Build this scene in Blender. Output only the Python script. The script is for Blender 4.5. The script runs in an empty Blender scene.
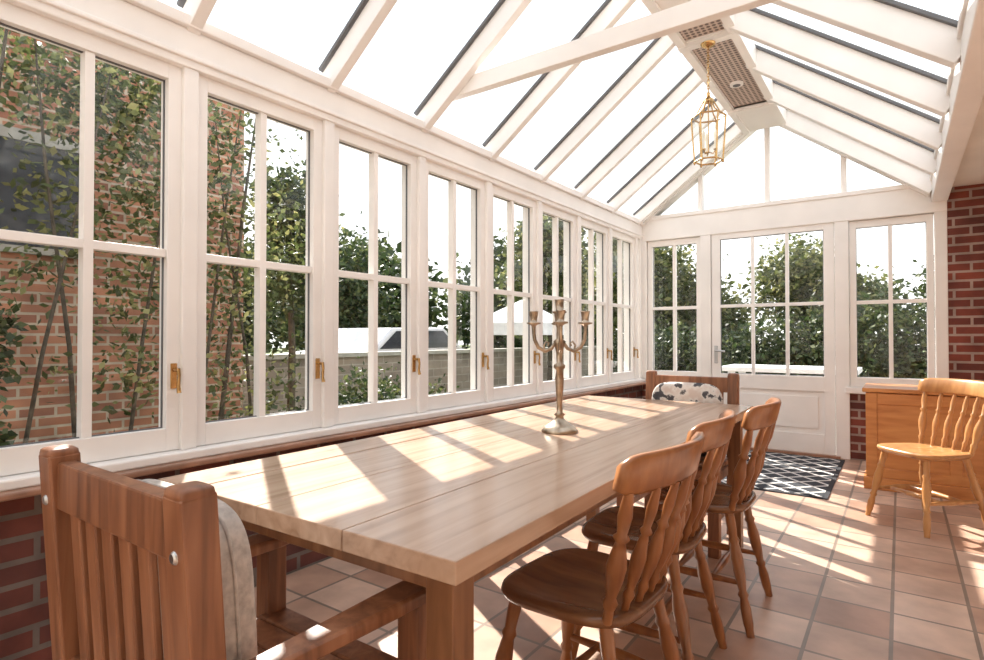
import bpy, bmesh, math, random
from mathutils import Vector, Matrix
random.seed(7)
scene = bpy.context.scene

# ------------------------------------------------------------------ materials
def newmat(name):
    m = bpy.data.materials.new(name); m.use_nodes = True
    nt = m.node_tree; b = nt.nodes["Principled BSDF"]
    return m, nt, b
def N(nt, t, **k):
    n = nt.nodes.new(t)
    for a, v in k.items(): setattr(n, a, v)
    return n
def L(nt, a, b): nt.links.new(a, b)
def c4(c): return (c[0], c[1], c[2], 1.0)
def ramp(nt, fac, stops):
    r = N(nt, "ShaderNodeValToRGB")
    els = r.color_ramp.elements
    els[0].position = stops[0][0]; els[0].color = c4(stops[0][1])
    els[1].position = stops[-1][0]; els[1].color = c4(stops[-1][1])
    for p, c in stops[1:-1]:
        e = els.new(p); e.color = c4(c)
    L(nt, fac, r.inputs[0]); return r.outputs[0]

def plain(name, col, rough=0.5, metal=0.0, noise=0.06, nscale=8, bump=0.0):
    m, nt, b = newmat(name)
    tc = N(nt, "ShaderNodeTexCoord"); no = N(nt, "ShaderNodeTexNoise")
    no.inputs["Scale"].default_value = nscale; no.inputs["Detail"].default_value = 4
    L(nt, tc.outputs["Object"], no.inputs["Vector"])
    lo = tuple(max(0, c*(1-noise*2)) for c in col); hi = tuple(min(1, c*(1+noise)) for c in col)
    L(nt, ramp(nt, no.outputs["Fac"], [(0.3, lo), (0.7, hi)]), b.inputs["Base Color"])
    b.inputs["Roughness"].default_value = rough; b.inputs["Metallic"].default_value = metal
    if bump:
        bp = N(nt, "ShaderNodeBump"); bp.inputs["Strength"].default_value = bump; bp.inputs["Distance"].default_value = 0.01
        L(nt, no.outputs["Fac"], bp.inputs["Height"]); L(nt, bp.outputs[0], b.inputs["Normal"])
    return m

def wood(name, dark, mid, light, stretch=(12, 1.2, 12), rough=0.35, scale=2.2):
    m, nt, b = newmat(name)
    tc = N(nt, "ShaderNodeTexCoord"); mp = N(nt, "ShaderNodeMapping")
    mp.inputs["Scale"].default_value = stretch
    L(nt, tc.outputs["Object"], mp.inputs[0])
    n1 = N(nt, "ShaderNodeTexNoise"); n1.inputs["Scale"].default_value = scale
    n1.inputs["Detail"].default_value = 7; n1.inputs["Distortion"].default_value = 0.6
    L(nt, mp.outputs[0], n1.inputs["Vector"])
    L(nt, ramp(nt, n1.outputs["Fac"], [(0.28, dark), (0.5, mid), (0.75, light)]), b.inputs["Base Color"])
    b.inputs["Roughness"].default_value = rough
    bp = N(nt, "ShaderNodeBump"); bp.inputs["Strength"].default_value = 0.08; bp.inputs["Distance"].default_value = 0.004
    L(nt, n1.outputs["Fac"], bp.inputs["Height"]); L(nt, bp.outputs[0], b.inputs["Normal"])
    return m

def brickmat(name, axes, c1, c2, mortar, bw=0.225, bh=0.075, ms=0.01, rough=0.85, offset=0.5, nscale=3.0, bump=0.5, lo=0.72):
    m, nt, b = newmat(name)
    tc = N(nt, "ShaderNodeTexCoord"); sp = N(nt, "ShaderNodeSeparateXYZ"); cb = N(nt, "ShaderNodeCombineXYZ")
    L(nt, tc.outputs["Object"], sp.inputs[0])
    L(nt, sp.outputs[axes[0]], cb.inputs[0]); L(nt, sp.outputs[axes[1]], cb.inputs[1])
    br = N(nt, "ShaderNodeTexBrick"); br.offset = offset
    br.inputs["Scale"].default_value = 1.0
    br.inputs["Brick Width"].default_value = bw; br.inputs["Row Height"].default_value = bh
    br.inputs["Mortar Size"].default_value = ms; br.inputs["Mortar Smooth"].default_value = 0.1
    br.inputs["Color1"].default_value = c4(c1); br.inputs["Color2"].default_value = c4(c2)
    br.inputs["Mortar"].default_value = c4(mortar)
    L(nt, cb.outputs[0], br.inputs["Vector"])
    no = N(nt, "ShaderNodeTexNoise"); no.inputs["Scale"].default_value = nscale; no.inputs["Detail"].default_value = 6
    L(nt, tc.outputs["Object"], no.inputs["Vector"])
    mx = N(nt, "ShaderNodeMix", data_type='RGBA', blend_type='MULTIPLY'); mx.inputs[0].default_value = 1.0
    L(nt, br.outputs["Color"], mx.inputs[6])
    L(nt, ramp(nt, no.outputs["Fac"], [(0.3, (lo, lo*.97, lo*.95)), (0.7, (1.12, 1.1, 1.08))]), mx.inputs[7])
    L(nt, mx.outputs[2], b.inputs["Base Color"])
    b.inputs["Roughness"].default_value = rough
    inv = N(nt, "ShaderNodeMath", operation='SUBTRACT'); inv.inputs[0].default_value = 1.0
    L(nt, br.outputs["Fac"], inv.inputs[1])
    ad = N(nt, "ShaderNodeMath", operation='MULTIPLY_ADD'); ad.inputs[1].default_value = 0.25
    L(nt, no.outputs["Fac"], ad.inputs[0]); L(nt, inv.outputs[0], ad.inputs[2])
    bp = N(nt, "ShaderNodeBump"); bp.inputs["Strength"].default_value = bump; bp.inputs["Distance"].default_value = 0.006
    L(nt, ad.outputs[0], bp.inputs["Height"]); L(nt, bp.outputs[0], b.inputs["Normal"])
    return m

def glassmat(name, tint=(0.97, 0.985, 0.98), refl=0.6):
    m, nt, b = newmat(name)
    nt.nodes.remove(b); out = nt.nodes["Material Output"]
    tr = N(nt, "ShaderNodeBsdfTransparent"); tr.inputs[0].default_value = c4(tint)
    gl = N(nt, "ShaderNodeBsdfGlossy"); gl.inputs["Roughness"].default_value = 0.02
    lw = N(nt, "ShaderNodeLayerWeight"); lw.inputs[0].default_value = 0.5
    pw = N(nt, "ShaderNodeMath", operation='POWER'); pw.inputs[1].default_value = 4.0
    L(nt, lw.outputs["Facing"], pw.inputs[0])
    mu = N(nt, "ShaderNodeMath", operation='MULTIPLY_ADD'); mu.inputs[1].default_value = refl; mu.inputs[2].default_value = 0.03
    L(nt, pw.outputs[0], mu.inputs[0])
    mx = N(nt, "ShaderNodeMixShader"); L(nt, mu.outputs[0], mx.inputs[0])
    L(nt, tr.outputs[0], mx.inputs[1]); L(nt, gl.outputs[0], mx.inputs[2]); L(nt, mx.outputs[0], out.inputs[0])
    return m

def leafmat(name, ca, cb_, cc):
    m, nt, b = newmat(name)
    g = N(nt, "ShaderNodeNewGeometry")
    col = ramp(nt, g.outputs["Random Per Island"], [(0.0, ca), (0.6, cb_), (1.0, cc)])
    L(nt, col, b.inputs["Base Color"]); b.inputs["Roughness"].default_value = 0.5
    tl = N(nt, "ShaderNodeBsdfTranslucent"); L(nt, col, tl.inputs[0])
    mx = N(nt, "ShaderNodeMixShader"); mx.inputs[0].default_value = 0.35
    out = nt.nodes["Material Output"]
    L(nt, b.outputs[0], mx.inputs[1]); L(nt, tl.outputs[0], mx.inputs[2]); L(nt, mx.outputs[0], out.inputs[0])
    return m

M = {}
M['white'] = plain("white_paint", (0.88, 0.845, 0.81), 0.4, noise=0.03, nscale=3)
M['cream'] = plain("cream_plaster", (0.80, 0.75, 0.68), 0.8, noise=0.03, nscale=3)
M['gasket'] = plain("grey_gasket", (0.13, 0.13, 0.135), 0.6)
M['glass'] = glassmat("window_glass")
M['roofglass'] = glassmat("roof_glass", refl=0.3)
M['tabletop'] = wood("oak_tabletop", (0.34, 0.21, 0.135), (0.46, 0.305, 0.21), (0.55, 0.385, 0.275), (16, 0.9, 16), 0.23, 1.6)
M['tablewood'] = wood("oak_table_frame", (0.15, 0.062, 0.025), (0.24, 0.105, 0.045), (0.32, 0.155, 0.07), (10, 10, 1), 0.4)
M['chairwood'] = wood("beech_varnished", (0.17, 0.06, 0.021), (0.28, 0.105, 0.037), (0.40, 0.17, 0.062), (9, 9, 1.5), 0.28)
M['seatwood'] = wood("beech_seat", (0.105, 0.042, 0.02), (0.17, 0.07, 0.03), (0.25, 0.112, 0.047), (9, 1.5, 9), 0.24)
M['armwood'] = wood("hardwood_orange", (0.13, 0.05, 0.024), (0.25, 0.10, 0.046), (0.38, 0.17, 0.085), (12, 12, 1.0), 0.4, 2.6)
M['pine'] = wood("orange_pine", (0.42, 0.145, 0.038), (0.55, 0.215, 0.064), (0.64, 0.285, 0.09), (1.2, 9, 9), 0.35)
M['pinechair'] = wood("honey_pine", (0.34, 0.145, 0.048), (0.46, 0.215, 0.075), (0.55, 0.29, 0.11), (9, 9, 1.5), 0.3)
M['silver'] = plain("aged_brass_silver", (0.44, 0.35, 0.26), 0.3, 1.0, noise=0.2, nscale=30)
M['brass'] = plain("brass", (0.58, 0.37, 0.16), 0.25, 1.0, noise=0.1, nscale=20)
M['steel'] = plain("steel", (0.5, 0.5, 0.5), 0.3, 1.0)
M['fabric'] = plain("grey_linen", (0.50, 0.445, 0.40), 0.95, noise=0.14, nscale=60, bump=0.3)
M['candle'] = plain("candle_ivory", (0.9, 0.87, 0.78), 0.5)
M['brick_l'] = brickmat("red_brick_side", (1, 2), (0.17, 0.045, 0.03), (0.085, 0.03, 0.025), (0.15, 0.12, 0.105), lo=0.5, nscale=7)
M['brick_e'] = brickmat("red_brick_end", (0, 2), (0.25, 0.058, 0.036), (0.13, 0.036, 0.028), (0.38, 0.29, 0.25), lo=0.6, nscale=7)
M['brick_out'] = brickmat("garden_brick", (1, 2), (0.52, 0.235, 0.135), (0.32, 0.135, 0.085), (0.52, 0.43, 0.33), lo=0.6, nscale=4)
M['stone_out'] = brickmat("garden_stone", (1, 2), (0.36, 0.30, 0.25), (0.26, 0.22, 0.19), (0.42, 0.38, 0.33), bw=0.4, bh=0.14)
M['tile'] = brickmat("terracotta_tile", (0, 1), (0.70, 0.51, 0.40), (0.43, 0.25, 0.175), (0.26, 0.20, 0.16), bw=0.255, bh=0.255, ms=0.007, rough=0.36, offset=0.0, nscale=5, bump=0.35)
M['grass'] = plain("lawn", (0.13, 0.17, 0.06), 0.95, noise=0.3, nscale=3)
M['paving'] = plain("paving", (0.42, 0.39, 0.34), 0.9, noise=0.1)
M['bark'] = plain("bark", (0.10, 0.08, 0.055), 0.9, noise=0.3, nscale=15)
M['slate'] = plain("slate_roof", (0.12, 0.12, 0.13), 0.8)
M['darkglass'] = plain("dark_pane", (0.05, 0.055, 0.065), 0.1)
M['carpaint'] = plain("white_car_paint", (0.7, 0.7, 0.72), 0.2)
M['rubber'] = plain("rubber", (0.02, 0.02, 0.02), 0.8)
M['canvas'] = plain("white_canvas", (0.85, 0.85, 0.85), 0.9)
M['soffit'] = plain("wood_ledge", (0.34, 0.175, 0.11), 0.35, noise=0.15, nscale=12)
M['leafA'] = leafmat("leaves_dark", (0.016, 0.03, 0.009), (0.05, 0.08, 0.024), (0.17, 0.19, 0.07))
M['leafB'] = leafmat("leaves_light", (0.04, 0.058, 0.016), (0.12, 0.15, 0.045), (0.38, 0.36, 0.14))

def m_rug():
    m, nt, b = newmat("lattice_rug")
    tc = N(nt, "ShaderNodeTexCoord"); sp = N(nt, "ShaderNodeSeparateXYZ"); L(nt, tc.outputs["Object"], sp.inputs[0])
    def line(op):
        a = N(nt, "ShaderNodeMath", operation=op); L(nt, sp.outputs[0], a.inputs[0]); L(nt, sp.outputs[1], a.inputs[1])
        d = N(nt, "ShaderNodeMath", operation='MULTIPLY'); d.inputs[1].default_value = 1/0.20; L(nt, a.outputs[0], d.inputs[0])
        f = N(nt, "ShaderNodeMath", operation='PINGPONG'); f.inputs[1].default_value = 0.5; L(nt, d.outputs[0], f.inputs[0])
        g = N(nt, "ShaderNodeMath", operation='LESS_THAN'); g.inputs[1].default_value = 0.085; L(nt, f.outputs[0], g.inputs[0])
        return g.outputs[0]
    mxm = N(nt, "ShaderNodeMath", operation='MAXIMUM'); L(nt, line('ADD'), mxm.inputs[0]); L(nt, line('SUBTRACT'), mxm.inputs[1])
    L(nt, ramp(nt, mxm.outputs[0], [(0.0, (0.03, 0.033, 0.04)), (1.0, (0.62, 0.59, 0.56))]), b.inputs["Base Color"])
    b.inputs["Roughness"].default_value = 0.95
    return m
M['rug'] = m_rug()
M['rugedge'] = plain("rug_border", (0.03, 0.03, 0.035), 0.95)

def m_perf():
    m, nt, b = newmat("perforated_panel")
    tc = N(nt, "ShaderNodeTexCoord")
    v = N(nt, "ShaderNodeTexVoronoi", feature='F1'); v.inputs["Scale"].default_value = 28; v.inputs["Randomness"].default_value = 0.0
    L(nt, tc.outputs["Object"], v.inputs["Vector"])
    L(nt, ramp(nt, v.outputs["Distance"], [(0.30, (0.14, 0.10, 0.085)), (0.42, (0.56, 0.45, 0.38))]), b.inputs["Base Color"])
    return m
M['perf'] = m_perf()

def m_print():
    m, nt, b = newmat("printed_cushion")
    tc = N(nt, "ShaderNodeTexCoord"); n = N(nt, "ShaderNodeTexNoise")
    n.inputs["Scale"].default_value = 16; n.inputs["Detail"].default_value = 4; L(nt, tc.outputs["Object"], n.inputs["Vector"])
    L(nt, ramp(nt, n.outputs["Fac"], [(0.40, (0.62, 0.52, 0.46)), (0.52, (0.72, 0.68, 0.63)), (0.56, (0.09, 0.085, 0.09)), (0.72, (0.05, 0.05, 0.055))]), b.inputs["Base Color"])
    b.inputs["Roughness"].default_value = 0.95
    return m
M['print'] = m_print()

# ------------------------------------------------------------------ builder
class B:
    def __init__(s): s.v = []; s.f = []; s.fm = []; s.sm = []; s.mats = []
    def mi(s, k):
        if k not in s.mats: s.mats.append(k)
        return s.mats.index(k)
    def add(s, vs, fs, mat, smooth=False):
        o = len(s.v); s.v += [tuple(v) for v in vs]; i = s.mi(mat)
        for f in fs: s.f.append([o+a for a in f]); s.fm.append(i); s.sm.append(smooth)
    def box(s, lo, hi, mat):
        x0, y0, z0 = lo; x1, y1, z1 = hi
        vs = [(x0,y0,z0),(x1,y0,z0),(x1,y1,z0),(x0,y1,z0),(x0,y0,z1),(x1,y0,z1),(x1,y1,z1),(x0,y1,z1)]
        s.add(vs, [(0,3,2,1),(4,5,6,7),(0,1,5,4),(1,2,6,5),(2,3,7,6),(3,0,4,7)], mat)
    def beam(s, p0, p1, w, h, mat, up=(0,0,1)):
        p0 = Vector(p0); p1 = Vector(p1); d = (p1-p0).normalized()
        side = d.cross(Vector(up)).normalized(); u = side.cross(d).normalized()
        vs = []
        for p in (p0, p1):
            for a, b in ((-1,-1),(1,-1),(1,1),(-1,1)): vs.append(p+side*(a*w/2)+u*(b*h/2))
        s.add(vs, [(0,1,2,3),(4,7,6,5),(0,4,5,1),(1,5,6,2),(2,6,7,3),(3,7,4,0)], mat)
    def tube(s, pts, radii, mat, seg=10, closed=False):
        pts = [Vector(p) for p in pts]; n = len(pts)
        if not isinstance(radii, (list, tuple)): radii = [radii]*n
        vs = []; ref = None
        for i, p in enumerate(pts):
            if closed: d = pts[(i+1) % n]-pts[i-1]
            else: d = pts[min(i+1, n-1)]-pts[max(i-1, 0)]
            d.normalize()
            if ref is None:
                ref = Vector((0,0,1)) if abs(d.z) < 0.9 else Vector((1,0,0))
            a = (ref - d*ref.dot(d)).normalized(); ref = a; b = d.cross(a)
            for k in range(seg):
                t = 2*math.pi*k/seg; vs.append(p+(a*math.cos(t)+b*math.sin(t))*radii[i])
        fs = []
        for i in range(n if closed else n-1):
            j = (i+1) % n
            for k in range(seg): fs.append((i*seg+k, i*seg+(k+1) % seg, j*seg+(k+1) % seg, j*seg+k))
        s.add(vs, fs, mat, True)
        if not closed:
            s.add(vs[:seg], [tuple(reversed(range(seg)))], mat); s.add(vs[-seg:], [tuple(range(seg))], mat)
    def lathe(s, p0, p1, prof, mat, seg=14):
        p0 = Vector(p0); p1 = Vector(p1)
        s.tube([p0.lerp(p1, a) + (p1-p0)*1e-5*i for i, (a, r) in enumerate(prof)], [r for a, r in prof], mat, seg)
    def sup(s, c, r, e1, e2, mat, nu=32, nv=18, M3=None):
        def pw(x, e): return math.copysign(abs(x)**e, x)
        vs = []
        for i in range(nv+1):
            ph = -math.pi/2+math.pi*i/nv
            for k in range(nu):
                th = 2*math.pi*k/nu
                p = Vector((r[0]*pw(math.cos(ph), e1)*pw(math.cos(th), e2), r[1]*pw(math.cos(ph), e1)*pw(math.sin(th), e2), r[2]*pw(math.sin(ph), e1)))
                if M3: p = M3 @ p
                vs.append(Vector(c)+p)
        fs = []
        for i in range(nv):
            for k in range(nu): fs.append((i*nu+k, i*nu+(k+1) % nu, (i+1)*nu+(k+1) % nu, (i+1)*nu+k))
        s.add(vs, fs, mat, True)
    def done(s, name, loc=(0,0,0), rotz=0, bevel=0, parent=None):
        me = bpy.data.meshes.new(name); me.from_pydata(s.v, [], s.f)
        for k in s.mats: me.materials.append(M[k])
        me.polygons.foreach_set("material_index", s.fm); me.polygons.foreach_set("use_smooth", s.sm)
        me.update()
        ob = bpy.data.objects.new(name, me); bpy.context.collection.objects.link(ob)
        ob.location = loc; ob.rotation_euler = (0, 0, rotz)
        if bevel:
            md = ob.modifiers.new("bevel", 'BEVEL'); md.width = bevel; md.segments = 2; md.limit_method = 'ANGLE'; md.angle_limit = math.radians(50)
        if parent: ob.parent = parent
        return ob

# ------------------------------------------------------------------ room constants
LEN = 6.13; W = 2.60; YB = -1.75; XR = 4.2; RX = 1.28
EZ = 2.37; SL = 0.745
H = 0.745; HT = 2.125
PITCH = 0.687
posts = [1.165+PITCH*n for n in range(-4, 8)]

b = B(); b.box((-0.25, YB-0.2, -0.12), (XR+0.2, LEN+0.14, 0.0), 'tile'); b.done("floor")

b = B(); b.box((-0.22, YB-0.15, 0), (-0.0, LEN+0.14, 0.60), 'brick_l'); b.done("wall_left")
b = B(); b.box((-0.16, YB, 0.60), (0.10, LEN, 0.622), 'soffit')
b.box((-0.16, YB, 0.622), (0.055, LEN, 0.655), 'white'); b.done("trim_1", bevel=0.006)
b = B()
for y in posts + [LEN-0.045]:
    b.box((-0.14, y-0.03, 0.655), (0.012, y+0.03, 2.19), 'white')
b.box((-0.15, YB, 2.185), (0.02, LEN, 2.34), 'white')
b.box((-0.18, YB, 2.34), (0.045, LEN, 2.385), 'white')
b.box((-0.05, YB, 2.215), (0.033, LEN, 2.235), 'white')
b.done("trim_2", bevel=0.005)

wn = 0
def window(axis, a0, a1, plane, z0, z1, cols, rows, handle=None, st=0.05):
    global wn; wn += 1
    b = B()
    def bx(a, c, zz0, zz1, d0, d1, mat):
        if axis == 'y': b.box((plane+min(d0,d1), a, zz0), (plane+max(d0,d1), c, zz1), mat)
        else: b.box((a, plane-max(d0,d1), zz0), (c, plane-min(d0,d1), zz1), mat)
    bot = z0-0.088; top = z1+0.062
    bx(a0-st, a0, bot, top, -0.075, -0.012, 'white'); bx(a1, a1+st, bot, top, -0.075, -0.012, 'white')
    bx(a0, a1, bot, z0, -0.075, -0.012, 'white'); bx(a0, a1, z1, top, -0.075, -0.012, 'white')
    for i in range(1, cols):
        a = a0+(a1-a0)*i/cols; bx(a-0.016, a+0.016, z0, z1, -0.068, -0.022, 'white')
    for i in range(1, rows):
        z = z0+(z1-z0)*i/rows; bx(a0, a1, z-0.016, z+0.016, -0.066, -0.024, 'white')
    for (p, q, r, t) in ((a0, a0+0.004, z0, z1), (a1-0.004, a1, z0, z1), (a0, a1, z0, z0+0.004), (a0, a1, z1-0.004, z1)):
        bx(p, q, r, t, -0.052, -0.04, 'gasket')
    if axis == 'y': b.add([(plane-.047, a0, z0), (plane-.047, a1, z0), (plane-.047, a1, z1), (plane-.047, a0, z1)], [(0, 1, 2, 3)], 'glass')
    else: b.add([(a0, plane+.047, z0), (a1, plane+.047, z0), (a1, plane+.047, z1), (a0, plane+.047, z1)], [(0, 1, 2, 3)], 'glass')
    if handle:
        hy = a1+0.026
        bx(hy-0.012, hy+0.012, 0.90, 1.0, -0.012, -0.006, 'brass')
        if axis == 'y':
            b.lathe((plane-0.01, hy, 0.975), (plane+0.03, hy, 0.975), [(0, .008), (1, .007)], 'brass', 10)
            b.tube([(plane+0.028, hy, 0.98), (plane+0.034, hy, 0.95), (plane+0.03, hy, 0.91), (plane+0.036, hy, 0.885)], [.008, .006, .007, .009], 'brass', 10)
    return b.done("window_%d" % wn, bevel=0.004)
for n in range(-2, 9):
    a = 1.243+PITCH*(n-2)
    window('y', a, a+0.53, 0.0, H, HT, 2, 2, handle=True)

# ------------------------------------------------------------------ end wall
b = B()
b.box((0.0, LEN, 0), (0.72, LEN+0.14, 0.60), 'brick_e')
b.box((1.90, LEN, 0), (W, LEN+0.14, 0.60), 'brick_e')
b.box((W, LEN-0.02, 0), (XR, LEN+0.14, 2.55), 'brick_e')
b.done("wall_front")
b = B()
b.box((0, LEN-0.05, 0.60), (0.70, LEN+0.1, 0.655), 'white')
b.box((1.92, LEN-0.05, 0.60), (W, LEN+0.1, 0.655), 'white')
for x0, x1 in ((0.0, 0.06), (0.64, 0.745), (1.845, 1.955), (2.575, 2.66)):
    b.box((x0, LEN-0.025, 0.0 if 0.5 < x0 < 2.0 else 0.655), (x1, LEN+0.1, 2.2), 'white')
b.box((0, LEN-0.03, 2.165), (W+0.06, LEN+0.1, 2.43), 'white')
b.box((0, LEN-0.045, 2.39), (W+0.0, LEN+0.1, 2.43), 'white')
b.done("trim_3", bevel=0.005)
window('x', 0.115, 0.59, LEN, H, 2.10, 2, 2)
window('x', 2.01, 2.52, LEN, H, 2.10, 2, 2)
b = B()
def roofz(x): return EZ+0.02+SL*(x if x < RX else 2*RX-x)
for x in (0.64, 1.28, 1.92):
    b.box((x-0.022, LEN-0.02, 2.43), (x+0.022, LEN+0.06, roofz(x)+0.02), 'white')
b.add([(0.0, LEN+0.03, 2.43), (2*RX, LEN+0.03, 2.43), (RX, LEN+0.03, roofz(RX))], [(0, 1, 2)], 'glass')
for sgn in (0, 1):
    xa, xb = (-0.02, RX) if not sgn else (2*RX+0.02, RX)
    b.beam((xa, LEN+0.03, EZ-0.0), (xb, LEN+0.03, EZ+SL*RX+0.01), 0.10, 0.11, 'white')
b.done("window_%d" % (wn+1), bevel=0.004); wn += 1

# door
b = B()
y0, y1 = LEN-0.012, LEN+0.035
x0, x1 = 0.75, 1.84
gx0, gx1, gz0, gz1 = 0.835, 1.755, 0.74, 2.11
b.box((x0, y0, 0.02), (gx0, y1, 2.17), 'white'); b.box((gx1, y0, 0.02), (x1, y1, 2.17), 'white')
b.box((gx0, y0, gz1), (gx1, y1, 2.17), 'white'); b.box((gx0, y0, 0.60), (gx1, y1, gz0), 'white')
b.box((gx0, y0, 0.02), (gx1, y1, 0.20), 'white'); b.box((gx0, y0+0.018, 0.20), (gx1, y1, 0.60), 'white')
b.box((gx0+0.05, y0+0.006, 0.25), (gx1-0.05, y1, 0.55), 'white')
for i in (1, 2):
    x = gx0+(gx1-gx0)*i/3; b.box((x-0.015, y0+0.005, gz0), (x+0.015, y1-0.005, gz1), 'white')
z = (gz0+gz1)/2; b.box((gx0, y0+0.006, z-0.015), (gx1, y1-0.006, z+0.015), 'white')
for (p, q, r, t) in ((gx0, gx0+0.006, gz0, gz1), (gx1-0.006, gx1, gz0, gz1), (gx0, gx1, gz0, gz0+0.006), (gx0, gx1, gz1-0.006, gz1)):
    b.box((p, y0+0.012, r), (q, y0+0.03, t), 'gasket')
b.add([(gx0, y0+0.025, gz0), (gx1, y0+0.025, gz0), (gx1, y0+0.025, gz1), (gx0, y0+0.025, gz1)], [(0, 1, 2, 3)], 'glass')
b.box((0.775, y0-0.008, 0.84), (0.81, y0, 1.02), 'steel')
b.tube([(0.792, y0-0.005, 0.97), (0.792, y0-0.05, 0.97), (0.83, y0-0.055, 0.97), (0.89, y0-0.05, 0.965)], 0.009, 'steel', 10)
b.done("door_1", bevel=0.004)
b = B(); b.box((0.72, LEN-0.06, 0), (1.88, LEN+0.12, 0.02), 'soffit'); b.done("trim_5")

# ------------------------------------------------------------------ back + right walls
b = B(); b.box((-0.22, YB-0.15, 0), (XR+0.15, YB, 2.42), 'cream')
b.add([(-0.1, YB-0.05, 2.42), (2*RX+0.1, YB-0.05, 2.42), (RX, YB-0.05, 3.4)], [(0, 1, 2)], 'cream'); b.done("wall_back")
b = B(); b.box((XR, YB-0.15, 0), (XR+0.15, LEN+0.14, 2.55), 'cream'); b.done("wall_right")
b = B(); b.box((W+0.06, YB-0.15, 2.36), (XR+0.15, LEN+0.14, 2.48), 'cream'); b.done("ceiling")
b = B(); b.box((W-0.045, YB, 2.25), (W+0.065, LEN-0.03, 2.48), 'white')
b.box((W-0.06, YB, 2.40), (W+0.0, LEN-0.03, 2.44), 'white'); b.done("trim_4", bevel=0.006)

# ------------------------------------------------------------------ roof
b = B()
ry = posts + [LEN-0.06]
for y in ry:
    for sgn in (0, 1):
        xa = -0.02 if not sgn else 2*RX+0.02
        hh = 0.115 if not sgn else 0.15
        off = 0.0 if not sgn else -0.012
        rw = 0.052 if not sgn else 0.07
        b.beam((xa, y, EZ+off), (RX, y, EZ+SL*(RX+0.02)+off), rw, hh, 'white')
        b.beam((xa, y, EZ+0.078), (RX, y, EZ+SL*(RX+0.02)+0.078), 0.07, 0.018, 'white')
        b.beam((xa, y-rw/2-0.010, EZ+0.066), (RX, y-rw/2-0.010, EZ+SL*(RX+0.02)+0.066), 0.024, 0.02, 'gasket')
b.box((RX-0.03, YB, 3.20), (RX+0.03, LEN+0.05, 3.42), 'white')
for y in (posts[2], posts[6]):
    b.box((0.15, y+0.027, 2.505), (2*RX-0.15, y+0.082, 2.60), 'white')
b.done("roof_rafters", bevel=0.004)
b = B()
zg = 0.092
b.add([(-0.2, YB, EZ+zg-0.2*SL), (-0.2, LEN+0.1, EZ+zg-0.2*SL), (RX, LEN+0.1, EZ+zg+RX*SL), (RX, YB, EZ+zg+RX*SL)], [(0, 1, 2, 3)], 'roofglass')
b.add([(2*RX+0.05, YB, EZ+zg-0.05*SL), (2*RX+0.05, LEN+0.1, EZ+zg-0.05*SL), (RX, LEN+0.1, EZ+zg+RX*SL), (RX, YB, EZ+zg+RX*SL)], [(0, 1, 2, 3)], 'roofglass')
b.done("roof_glass")
# ridge vent panel
b = B()
vx0, vx1, vz = RX-0.19, RX+0.20, 3.13
b.box((vx0, YB, vz-0.02), (vx0+0.055, LEN-0.1, vz+0.12), 'white'); b.box((vx1-0.055, YB, vz-0.02), (vx1, LEN-0.1, vz+0.12), 'white')
seg = [(YB, 'white'), (2.6, 'white'), (3.55, 'perf'), (3.95, 'white'), (4.03, 'perf'), (5.35, 'white'), (LEN-0.1, None)]
for (a, m), (c, _) in zip(seg[:-1], seg[1:]):
    b.box((vx0+0.055, a, vz+(0.012 if m == 'perf' else 0.0)), (vx1-0.055, c, vz+0.05), m)
for y in (3.52, 3.99, 5.38):
    b.box((vx0, y-0.03, vz-0.03), (vx1, y+0.03, vz+0.05), 'white')
b.lathe((RX, 4.85, vz+0.02), (RX, 4.85, vz-0.006), [(0, .05), (.9, .05), (1, .03)], 'white', 20)
b.lathe((RX, 4.85, vz-0.005), (RX, 4.85, vz-0.008), [(0, .03), (1, .028)], 'gasket', 20)
b.done("ridge_vent_panel")

# ------------------------------------------------------------------ dining table
b = B()
Wt, Lt = 0.96, 2.56
hx, hy = Wt/2, Lt/2
nb = [(-hx, -hx+0.155), (-hx+0.162, -hx+0.42), (-hx+0.4215, -hx+0.69), (-hx+0.6915, hx)]
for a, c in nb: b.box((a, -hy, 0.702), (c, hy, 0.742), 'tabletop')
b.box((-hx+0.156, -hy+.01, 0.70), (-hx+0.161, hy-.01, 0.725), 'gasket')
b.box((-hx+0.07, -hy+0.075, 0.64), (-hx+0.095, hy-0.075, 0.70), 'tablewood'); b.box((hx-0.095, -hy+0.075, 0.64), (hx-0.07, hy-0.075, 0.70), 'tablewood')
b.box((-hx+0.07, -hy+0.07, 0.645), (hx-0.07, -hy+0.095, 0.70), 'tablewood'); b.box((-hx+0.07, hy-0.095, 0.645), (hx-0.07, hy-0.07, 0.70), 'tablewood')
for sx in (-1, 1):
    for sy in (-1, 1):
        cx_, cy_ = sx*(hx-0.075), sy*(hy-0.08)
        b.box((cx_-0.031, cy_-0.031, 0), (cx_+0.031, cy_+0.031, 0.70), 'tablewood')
b.done("dining_table", (1.242, 1.985, 0), math.radians(1.2), bevel=0.004)

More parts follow.
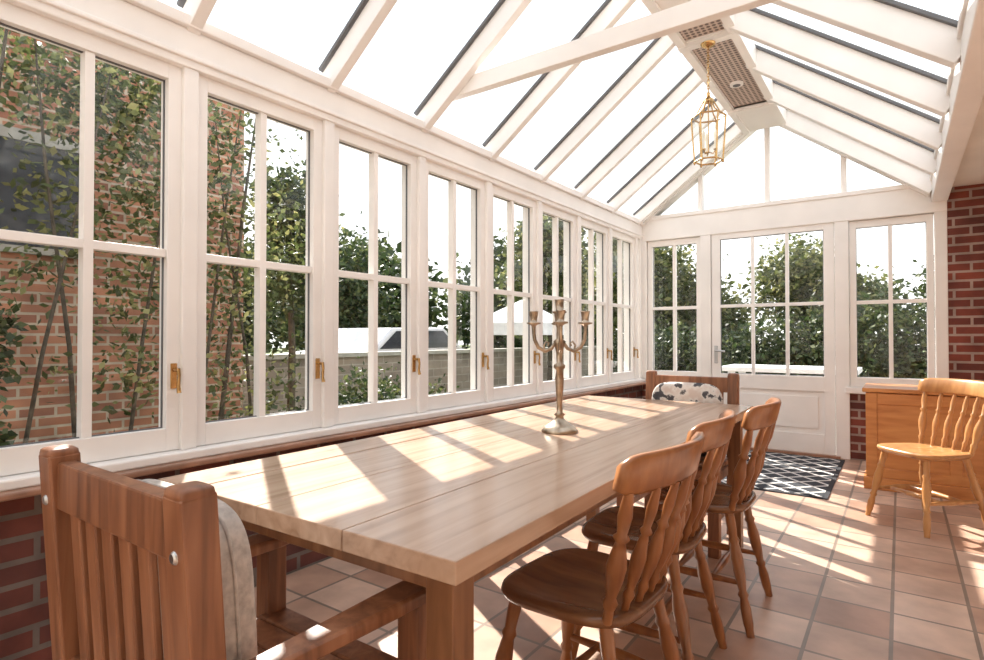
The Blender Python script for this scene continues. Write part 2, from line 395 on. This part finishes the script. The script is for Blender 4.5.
# ------------------------------------------------------------------ farmhouse chair (forward = +Y local)
LEGP = [(0, .014), (.06, .015), (.10, .018), (.22, .019), (.30, .014), (.33, .020), (.36, .014), (.50, .021), (.62, .023), (.74, .016), (.77, .021), (.80, .015), (.90, .018), (1, .017)]
SPP = [(0, .010), (.10, .009), (.16, .014), (.20, .009), (.34, .016), (.45, .0185), (.58, .012), (.63, .009), (.66, .015), (.69, .009), (.82, .013), (1, .008)]
def farmhouse_chair(loc, rotz, wd='chairwood', seatm='seatwood', zs=0.455):
    b = B()
    n = 40; out = []
    for k in range(n):
        t = 2*math.pi*k/n; c, s_ = math.cos(t), math.sin(t)
        x = math.copysign(abs(c)**0.55, c); y = math.copysign(abs(s_)**0.6, s_)
        w = 0.203+0.012*y
        out.append((x*w, y*0.19))
    rings = [(0.0, -.036), (.86, -.036), (.97, -.026), (1, -.014), (.985, -.003), (.94, 0), (.78, -.004), (.5, -.012), (.25, -.012), (0.0, -.010)]
    vs = []; fs = []
    for r, z in rings:
        for x, y in out: vs.append((x*max(r, .001), y*max(r, .001), zs+z))
    for i in range(len(rings)-1):
        for k in range(n): fs.append((i*n+k, i*n+(k+1) % n, (i+1)*n+(k+1) % n, (i+1)*n+k))
    b.add(vs, fs, seatm, True)
    feet = {}
    for sx in (-1, 1):
        for sy in (-1, 1):
            top = Vector((sx*0.14, sy*0.128, zs-0.03)); ft = Vector((sx*0.205, sy*0.195+(-0.02 if sy < 0 else 0), 0))
            b.lathe(ft, top, LEGP, wd); feet[(sx, sy)] = (ft, top)
    mids = {}
    STP = [(0, .009), (.2, .011), (.4, .015), (.5, .016), (.6, .015), (.8, .011), (1, .009)]
    for sx in (-1, 1):
        p = feet[(sx, -1)][0].lerp(feet[(sx, -1)][1], .42); q = feet[(sx, 1)][0].lerp(feet[(sx, 1)][1], .42)
        b.lathe(p, q, STP, wd, 10); mids[sx] = (p, q)
    for t in (0.3, 0.7): b.lathe(mids[-1][0].lerp(mids[-1][1], t), mids[1][0].lerp(mids[1][1], t), STP, wd, 10)
    nS = 20; vs = []; fs = []; cw = 0.235
    def crest(s): return Vector((s*cw, -0.270+0.062*s*s, 0))
    for i in range(nS+1):
        s = -1+2*i/nS; p = crest(s)
        tng = (crest(s+.01)-crest(s-.01)).normalized(); nr = Vector((-tng.y, tng.x, 0))
        e = max(0, (abs(s)-.82)/.18); hz = 0.046*(1-0.35*e*e); zc = 0.80+0.006*(1-s*s); th = 0.0125
        lean = -0.012
        prof = [(-th, -hz*.8), (-th*.6, -hz), (th*.6, -hz), (th, -hz*.8), (th, hz*.75), (th*.5, hz), (-th*.5, hz), (-th, hz*.75)]
        for a, c in prof: vs.append(p+nr*a+Vector((0, lean*c/0.05, zc+c)))
    for i in range(nS):
        for k in range(8): fs.append((i*8+k, (i+1)*8+k, (i+1)*8+(k+1) % 8, i*8+(k+1) % 8))
    fs.append(tuple(range(8))); fs.append(tuple(nS*8+k for k in reversed(range(8))))
    b.add(vs, fs, wd, True)
    for s, bx_, pr in ((-.86, -.160, 1.3), (.86, .160, 1.3), (-.5, -.097, 1), (-.17, -.034, 1), (.17, .034, 1), (.5, .097, 1)):
        by = -0.160+0.02*(abs(bx_)/.165)**2
        t = crest(s)+Vector((0, 0.006, 0.765))
        b.lathe((bx_, by, zs-0.012), t, [(a, r*pr) for a, r in SPP], wd, 12)
    return b.done("dining_chair", loc, rotz)
rz = math.radians(90)     # faces -X
farmhouse_chair((1.64, 1.405, 0), rz+math.radians(-3))
farmhouse_chair((1.605, 1.93, 0), rz+math.radians(3))
farmhouse_chair((1.655, 2.48, 0), rz+math.radians(1))
farmhouse_chair((2.44, 4.25, 0), math.radians(90+44), 'pinechair', 'pinechair', 0.445)

# ------------------------------------------------------------------ armchairs
def armchair(loc, rotz, cushmat):
    b = B(); w = 0.238; zt = 0.888
    d0, d1 = -0.235, 0.20
    for sx in (-1, 1):
        b.beam((sx*w, d0+0.03, 0), (sx*w, d0+0.02, 0.42), 0.056, 0.05, 'armwood', up=(0, 1, 0))
        b.beam((sx*w, d0+0.02, 0.42), (sx*w, d0-0.01, zt), 0.056, 0.05, 'armwood', up=(0, 1, 0))
        b.sup((sx*w, d0-0.01, zt), (0.028, 0.025, 0.012), 0.6, 0.3, 'armwood', 16, 8)
        b.beam((sx*(w+0.005), d1, 0), (sx*(w+0.005), d1, 0.585), 0.055, 0.05, 'armwood', up=(0, 1, 0))
        vs = []; fs = []
        pts = [(d0+0.03, .022), (0.0, .030), (0.12, .037), (0.20, .038), (0.245, .028)]
        for y, hw in pts:
            cx_ = sx*(w+0.006)
            for a, c in ((-hw, .585), (hw, .585), (hw, .607), (hw*.8, .612), (-hw*.8, .612), (-hw, .607)): vs.append((cx_+a, y, c))
        for i in range(len(pts)-1):
            for k in range(6): fs.append((i*6+k, i*6+(k+1) % 6, (i+1)*6+(k+1) % 6, (i+1)*6+k))
        fs.append(tuple(reversed(range(6)))); fs.append(tuple(24+k for k in range(6)))
        b.add(vs, fs, 'armwood')
        b.box((sx*w-0.012, d0+0.03, 0.36), (sx*w+0.012, d1, 0.41), 'armwood')
        b.box((sx*w-0.012, d0+0.03, 0.16), (sx*w+0.012, d1, 0.195), 'armwood')
        b.lathe((sx*w, d0-0.027, 0.805), (sx*w, d0-0.034, 0.805), [(0, .0105), (.6, .0105), (1, .006)], 'steel', 14)
    def yb(z): return d0+0.02-0.03*(z-0.42)/(zt-0.42)
    b.beam((-w, yb(.832), 0.832), (w, yb(.832), 0.832), 0.03, 0.085, 'armwood')
    b.beam((-w, yb(.5), 0.49), (w, yb(.5), 0.49), 0.025, 0.05, 'armwood')
    for i in range(6):
        x = -0.165+0.066*i
        b.beam((x, yb(.5), 0.50), (x, yb(.82), 0.81), 0.04, 0.014, 'armwood', up=(0, 1, 0))
    b.box((-w, d1-0.015, 0.36), (w, d1+0.012, 0.41), 'armwood'); b.box((-w, d0+0.01, 0.36), (w, d0+0.035, 0.41), 'armwood')
    for i in range(6):
        y = d0+0.035+0.072*i
        b.box((-w+0.0, y, 0.41), (w-0.0, y+0.066, 0.43), 'armwood')
    ob = b.done("armchair", loc, rotz, bevel=0.005)
    c = B()
    R = Matrix.Rotation(math.radians(3.5), 3, 'X')
    hz = 0.205
    c.sup((0, d0+0.085, 0.634), (0.200, 0.045, hz), 0.42, 0.32, cushmat, 48, 26, R)
    ring = []
    for k in range(48):
        t = 2*math.pi*k/48; cc, ss = math.cos(t), math.sin(t)
        p = R @ Vector((0.201*math.copysign(abs(cc)**.42, cc), 0, (hz+.001)*math.copysign(abs(ss)**.42, ss)))
        ring.append(Vector((0, d0+0.085, 0.634))+p)
    c.tube(ring, 0.003, cushmat, 6, closed=True)
    c.done("back_cushion", loc, rotz)
    return ob
armchair((1.298, 0.645, 0), 0.0, 'fabric')
armchair((1.32, 3.20, 0), math.pi, 'print')

# ------------------------------------------------------------------ candelabra
b = B()
def rl(b, x, y, prof, mat, seg=24):
    b.tube([(x, y, z+1e-5*i) for i, (z, r) in enumerate(prof)], [r for z, r in prof], mat, seg)
rl(b, 0, 0, [(0, .068), (.006, .070), (.012, .064), (.02, .060), (.028, .045), (.04, .030), (.05, .018), (.06, .014), (.066, .022), (.074, .012), (.10, .010), (.15, .014), (.20, .017), (.235, .012), (.245, .022), (.255, .022), (.262, .011), (.30, .013), (.33, .018), (.345, .024), (.355, .012), (.40, .011), (.42, .017), (.43, .009), (.445, .010), (.455, .028), (.459, .028), (.462, .014), (.50, .017), (.505, .019), (.506, .01)], 'silver')
for k in range(4):
    a = math.pi/2*k+0.55; ca, sa = math.cos(a), math.sin(a)
    pr = [(.012, .345), (.030, .318), (.055, .308), (.080, .322), (.094, .350), (.098, .380), (.098, .405)]
    b.tube([(ca*r, sa*r, z) for r, z in pr], [.007, .007, .0075, .0075, .007, .007, .008], 'silver', 10)
    sc = [(.055, .308), (.060, .330), (.050, .345), (.040, .338), (.045, .328)]
    b.tube([(ca*r, sa*r, z) for r, z in sc], .004, 'silver', 8)
    rl(b, ca*.098, sa*.098, [(.40, .007), (.408, .012), (.412, .027), (.417, .028), (.419, .014), (.43, .013), (.455, .017), (.46, .019), (.461, .010)], 'silver', 18)
b.done("candelabra", (1.27, 1.93, 0.742))

# ------------------------------------------------------------------ lantern pendant
b = B()
zt, zb, r = -0.50, -0.80, 0.11
hexp = lambda rr, z: [(rr*math.cos(math.pi/3*k+.3), rr*math.sin(math.pi/3*k+.3), z) for k in range(6)]
top, bot, roof = hexp(r, zt), hexp(r*.82, zb), hexp(0.03, zt+0.11)
for k in range(6):
    j = (k+1) % 6
    for A_ in (top, bot): b.tube([A_[k], A_[j]], .006, 'brass', 8)
    b.tube([top[k], bot[k]], .0055, 'brass', 8)
    m_ = Vector(top[k])*.5+Vector(roof[k])*.5; m_.z -= 0.02
    b.tube([top[k], m_, roof[k]], .0045, 'brass', 8)
    b.add([top[k], top[j], bot[j], bot[k]], [(0, 1, 2, 3)], 'glass')
    b.lathe(bot[k], Vector(bot[k])-Vector((0, 0, .02)), [(0, .006), (.5, .009), (1, .003)], 'brass', 8)
rl(b, 0, 0, [(zt+.10, .034), (zt+.115, .036), (zt+.13, .016), (zt+.15, .010), (zt+.16, .014), (zt+.17, .004)], 'brass')
b.tube([(0, 0, zt+.11), (0, 0, zb+.06)], .004, 'brass', 8)
for k in range(3):
    a = 2*math.pi*k/3
    b.tube([(0, 0, zb+.06), (.03*math.cos(a), .03*math.sin(a), zb+.045), (.045*math.cos(a), .045*math.sin(a), zb+.07)], .004, 'brass', 8)
    rl(b, .045*math.cos(a), .045*math.sin(a), [(zb+.07, .014), (zb+.075, .014)], 'brass', 12)
    rl(b, .045*math.cos(a), .045*math.sin(a), [(zb+.075, .009), (zb+.15, .009), (zb+.16, .012), (zb+.18, .012), (zb+.21, .002)], 'candle', 12)
n = 15; z0 = zt+.17
for i in range(n):
    zc = z0+(0-z0-0.02)*(i+.5)/n; pts = []
    for k in range(12):
        t = 2*math.pi*k/12; u = .007*math.cos(t); v = .0145*math.sin(t)
        pts.append((u, 0, zc+v) if i % 2 else (0, u, zc+v))
    b.tube(pts, .0026, 'brass', 6, closed=True)
rl(b, 0, 0, [(-.03, .006), (-.022, .03), (-.012, .045), (0, .048)], 'brass')
b.done("pendant_lantern", (1.285, 3.99, 3.098))

# ------------------------------------------------------------------ rug
b = B(); b.box((0.85, 4.50, 0), (1.92, 6.02, 0.008), 'rugedge'); b.box((0.88, 4.53, 0.008), (1.89, 5.99, 0.0095), 'rug'); b.done("doormat")

# ------------------------------------------------------------------ pine blanket chest
b = B()
cx0, cx1, cy0, cy1 = 2.12, 3.15, 5.02, 5.55
b.box((cx0, cy0, 0.06), (cx1, cy1, 0.70), 'pine')
b.box((cx0-0.015, cy0-0.02, 0.0), (cx1+0.015, cy1, 0.09), 'pine')
b.box((cx0-0.02, cy0-0.025, 0.705), (cx1+0.02, cy1+0.01, 0.735), 'pine')
for xa, xb in ((cx0, cx0+0.07), (cx1-0.07, cx1), ((cx0+cx1)/2-.035, (cx0+cx1)/2+.035)): b.box((xa, cy0-0.012, 0.09), (xb, cy0+0.001, 0.70), 'pine')
b.box((cx0+.07, cy0-0.0115, 0.62), (cx1-.07, cy0+0.001, 0.70), 'pine'); b.box((cx0+.07, cy0-0.0115, 0.09), (cx1-.07, cy0+0.001, 0.16), 'pine')
b.done("pine_chest", bevel=0.005)

# ================================================================== OUTSIDE
b = B(); b.box((-60, -30, -0.4), (60, 90, -0.13), 'grass'); b.done("garden_lawn")
b = B(); b.box((-1.2, -3, -0.13), (-0.25, 8.5, -0.115), 'paving'); b.box((-0.25, LEN+0.14, -0.13), (5, 9.2, -0.115), 'paving'); b.done("patio_paving")
b = B()
b.box((-6.5, -6.0, -0.13), (-2.75, 3.05, 3.35), 'brick_out')
b.box((-6.6, -6.2, 3.35), (-2.65, 3.15, 3.45), 'white')
b.add([(-6.7, -6.3, 3.45), (-2.6, -6.3, 3.45), (-2.6, 3.18, 3.45), (-6.7, 3.18, 3.45), (-4.7, -6.3, 4.5), (-4.7, 3.18, 4.5)], [(0, 1, 4), (2, 3, 5), (1, 2, 5, 4), (3, 0, 4, 5)], 'slate')
wy0, wy1, wz0, wz1 = 0.55, 1.72, 1.75, 2.5
b.box((-2.76, wy0, wz0), (-2.735, wy1, wz1), 'darkglass')
for p in (((-2.76, wy0-.06, wz0-.05), (-2.70, wy1+.06, wz0)), ((-2.76, wy0-.06, wz1), (-2.72, wy1+.06, wz1+.08)), ((-2.76, wy0-.06, wz0), (-2.72, wy0, wz1)), ((-2.76, wy1, wz0), (-2.72, wy1+.06, wz1)), ((-2.76, 1.1, wz0), (-2.725, 1.14, wz1))): b.box(p[0], p[1], 'paving')
b.done("brick_house")
b = B(); b.box((-4.6, 3.5, -0.13), (-4.35, 16, 0.82), 'stone_out'); b.box((-4.65, 3.5, 0.82), (-4.30, 16, 0.88), 'paving'); b.done("stone_fence")

def foliage(name, blobs, dens, size, mat, stems=None, tight=.22):
    vs = []; fs = []
    for c, r in blobs:
        nleaf = int(dens*(r[0]*r[1]*r[2])**(1/3)*2)
        ncl = max(8, nleaf//40); cl = []
        for _ in range(ncl):
            d = Vector((random.gauss(0, 1), random.gauss(0, 1), random.gauss(0, 1))).normalized()*(random.random()**0.4)
            cl.append(Vector((c[0]+d.x*r[0], c[1]+d.y*r[1], c[2]+d.z*r[2])))
        for _ in range(nleaf):
            q = random.choice(cl); sg = min(r)*tight
            p = q+Vector((random.gauss(0, sg), random.gauss(0, sg), random.gauss(0, sg)))
            if p.z < size*1.4: continue
            a = Vector((random.gauss(0, 1), random.gauss(0, 1), random.gauss(0, .7)-.3)).normalized()
            s_ = a.cross(Vector((random.random()-.5, random.random()-.5, random.random()-.5))).normalized()
            l = size*random.uniform(.5, 1.4); w = l*.28; o = len(vs)
            vs += [p, p+a*l*.5+s_*w, p+a*l, p+a*l*.5-s_*w]; fs.append((o, o+1, o+2, o+3))
    b = B(); b.add(vs, fs, mat)
    for st in (stems or []):
        b.tube(st[0], st[1], 'bark', 8)
    return b.done(name)
def stem(x, y, h, r, dx=0, dy=0):
    return ([(x, y, -0.125), (x+dx*.3+.03, y+dy*.3, h*.35), (x+dx*.7-.03, y+dy*.7, h*.7), (x+dx, y+dy, h)], [r, r*.8, r*.55, r*.25])
foliage("climbing_shrub", [((-1.75, 1.55, 1.9), (.25, .55, 1.25)), ((-1.9, 2.5, 1.6), (.35, .6, 1.5)), ((-1.8, 1.6, 2.7), (.3, .8, .35))], 2400, .055, 'leafB',
        [stem(-1.7, .75, 3.0, .022, .1, .25), stem(-1.75, 1.4, 3.0, .016, .1, -.3), stem(-1.9, 2.3, 3.0, .022, .1, .3), stem(-1.8, 2.6, 2.8, .014, -.1, -.3), stem(-1.65, 1.0, 2.9, .014, .1, .5), stem(-1.75, 1.6, 3.1, .015, .05, .4), stem(-1.85, 2.1, 3.0, .015, 0, .4)], tight=.45)
foliage("shrub", [((-1.38, .66, .75), (.2, .30, .85))], 4600, .055, 'leafA', [stem(-1.4, .7, 1.2, .02)])
foliage("shrub", [((-2.2, 3.9, .3), (.45, .5, .45)), ((-2.3, 4.7, .25), (.5, .6, .40))], 3000, .06, 'leafA', [stem(-2.2, 3.9, .4, .02)])
foliage("tree", [((-3.5, 4.1, 1.9), (.5, .45, .7)), ((-3.4, 4.0, 2.7), (.45, .4, .45))], 2800, .075, 'leafA', [stem(-3.5, 4.1, 2.8, .05)])
foliage("tree", [((-9.6, 9.6, 2.2), (1.6, 1.3, 1.5))], 4200, .14, 'leafA', [stem(-9.6, 9.6, 2.8, .09)])
foliage("tree", [((-3.6, 10.2, 2.1), (.8, .8, .9)), ((-3.4, 10.0, 3.0), (.6, .6, .6))], 3600, .12, 'leafB', [stem(-3.5, 10.2, 3.1, .07)])
foliage("tree", [((-2.4, 12.4, 2.3), (1.1, 1.1, 1.2)), ((-1.4, 13, 1.4), (1.1, .9, 1.0))], 4200, .14, 'leafB', [stem(-2.4, 12.4, 2.8, .1)])
foliage("tree", [((-12.5, 13, 2.2), (2.5, 2.5, 1.9)), ((-17, 10, 2.4), (3, 3, 2.0)), ((-9, 19, 2.4), (4, 3, 2.2))], 1800, .32, 'leafA', [stem(-12.5, 13, 3, .2), stem(-17, 10, 3, .2), stem(-9, 19, 3, .2)])
foliage("hedge", [((-1.2, 10.2, .5), (1.1, .6, .8)), ((0.6, 10.2, .6), (1.4, .6, .8)), ((2.3, 10.2, .8), (1.4, .6, 1.0)), ((4.0, 10.2, 1.0), (1.2, .6, 1.0)), ((5.4, 10.2, 1.0), (1.2, .6, 1.0))], 6000, .09, 'leafA')
foliage("tree", [((.75, 12.5, 2.1), (.8, .7, .9)), ((1.5, 12.5, 1.6), (.7, .6, .7))], 4200, .11, 'leafB', [stem(.8, 12.5, 2.6, .07)])
foliage("tree", [((3.6, 12.5, 2.0), (.9, .8, .7)), ((4.9, 12.5, 1.95), (1.1, .8, .7))], 4200, .11, 'leafA', [stem(3.4, 12.5, 2.2, .07), stem(4.7, 12.5, 2.2, .07)])

# car
b = B()
prof = [(-2.1, .35), (-2.15, .75), (-1.95, .95), (-1.35, 1.0), (-.75, 1.42), (.9, 1.45), (1.6, 1.02), (2.05, .9), (2.1, .35)]
n = len(prof)
vs = [(-.85, y, z-.13) for y, z in prof]+[(.85, y, z-.13) for y, z in prof]
b.add(vs, [tuple(range(n)), tuple(reversed(range(n, 2*n)))]+[(i, n+i, n+(i+1) % n, (i+1) % n) for i in range(n)], 'carpaint')
wp = [(-1.15, 1.03), (-.68, 1.36), (.85, 1.38), (1.4, 1.03)]
for sx in (-1, 1):
    b.add([(sx*.856, y, z-.13) for y, z in wp], [(0, 1, 2, 3)], 'darkglass')
    for y in (-1.35, 1.3): b.lathe((sx*.62, y, .2), (sx*.88, y, .2), [(0, .33), (.9, .33), (1, .28)], 'rubber', 20)
b.done("car", (-6.2, 8.2, 0.0), math.radians(6), bevel=0.06)
# gazebo
b = B(); c = .55
for sx in (-1, 1):
    for sy in (-1, 1): b.tube([(sx*c, sy*c, -.13), (sx*c, sy*c, 1.35)], .025, 'canvas', 8)
b.add([(-c-.06, -c-.06, 1.15), (c+.06, -c-.06, 1.15), (c+.06, c+.06, 1.15), (-c-.06, c+.06, 1.15), (-c-.06, -c-.06, 1.35), (c+.06, -c-.06, 1.35), (c+.06, c+.06, 1.35), (-c-.06, c+.06, 1.35), (0, 0, 1.75)],
      [(0, 1, 5, 4), (1, 2, 6, 5), (2, 3, 7, 6), (3, 0, 4, 7), (4, 5, 8), (5, 6, 8), (6, 7, 8), (7, 4, 8)], 'canvas')
b.done("garden_gazebo", (-2.9, 8.2, 0))
# garden table
b = B(); b.box((-.75, -.4, .68), (.75, .4, .74), 'canvas')
for sx in (-1, 1):
    for sy in (-1, 1): b.box((sx*.62-.04, sy*.3-.04, -.115), (sx*.62+.04, sy*.3+.04, .68), 'canvas')
b.done("garden_table", (1.2, 8.0, 0), bevel=.01)

# ------------------------------------------------------------------ light
w = bpy.data.worlds.new("sky"); scene.world = w; w.use_nodes = True
nt = w.node_tree; bg = nt.nodes["Background"]
tc = N(nt, "ShaderNodeTexCoord"); sp = N(nt, "ShaderNodeSeparateXYZ"); L(nt, tc.outputs["Generated"], sp.inputs[0])
L(nt, ramp(nt, sp.outputs[2], [(0.0, (1.0, 0.98, 0.96)), (0.35, (0.94, 0.96, 1.0)), (1.0, (0.80, 0.88, 1.0))]), bg.inputs[0])
bg.inputs[1].default_value = 1.8
s = bpy.data.lights.new("sun", 'SUN'); s.energy = 13.0; s.angle = math.radians(0.45); s.color = (1.0, 0.94, 0.86)
so = bpy.data.objects.new("sun", s); bpy.context.collection.objects.link(so)
so.rotation_euler = Vector((0.86, -0.51, -0.80)).to_track_quat('-Z', 'Y').to_euler(); so.location = (-8, 5, 10)

# ------------------------------------------------------------------ camera
cam = bpy.data.cameras.new("camera"); co = bpy.data.objects.new("camera", cam); bpy.context.collection.objects.link(co)
cam.sensor_width = 36; cam.lens = 36*572/984; cam.clip_start = 0.02
co.location = (2.33, 0.0, 1.10); co.rotation_euler = (math.radians(90.8), 0, math.radians(35.5))
scene.camera = co
scene.view_settings.view_transform = 'Standard'
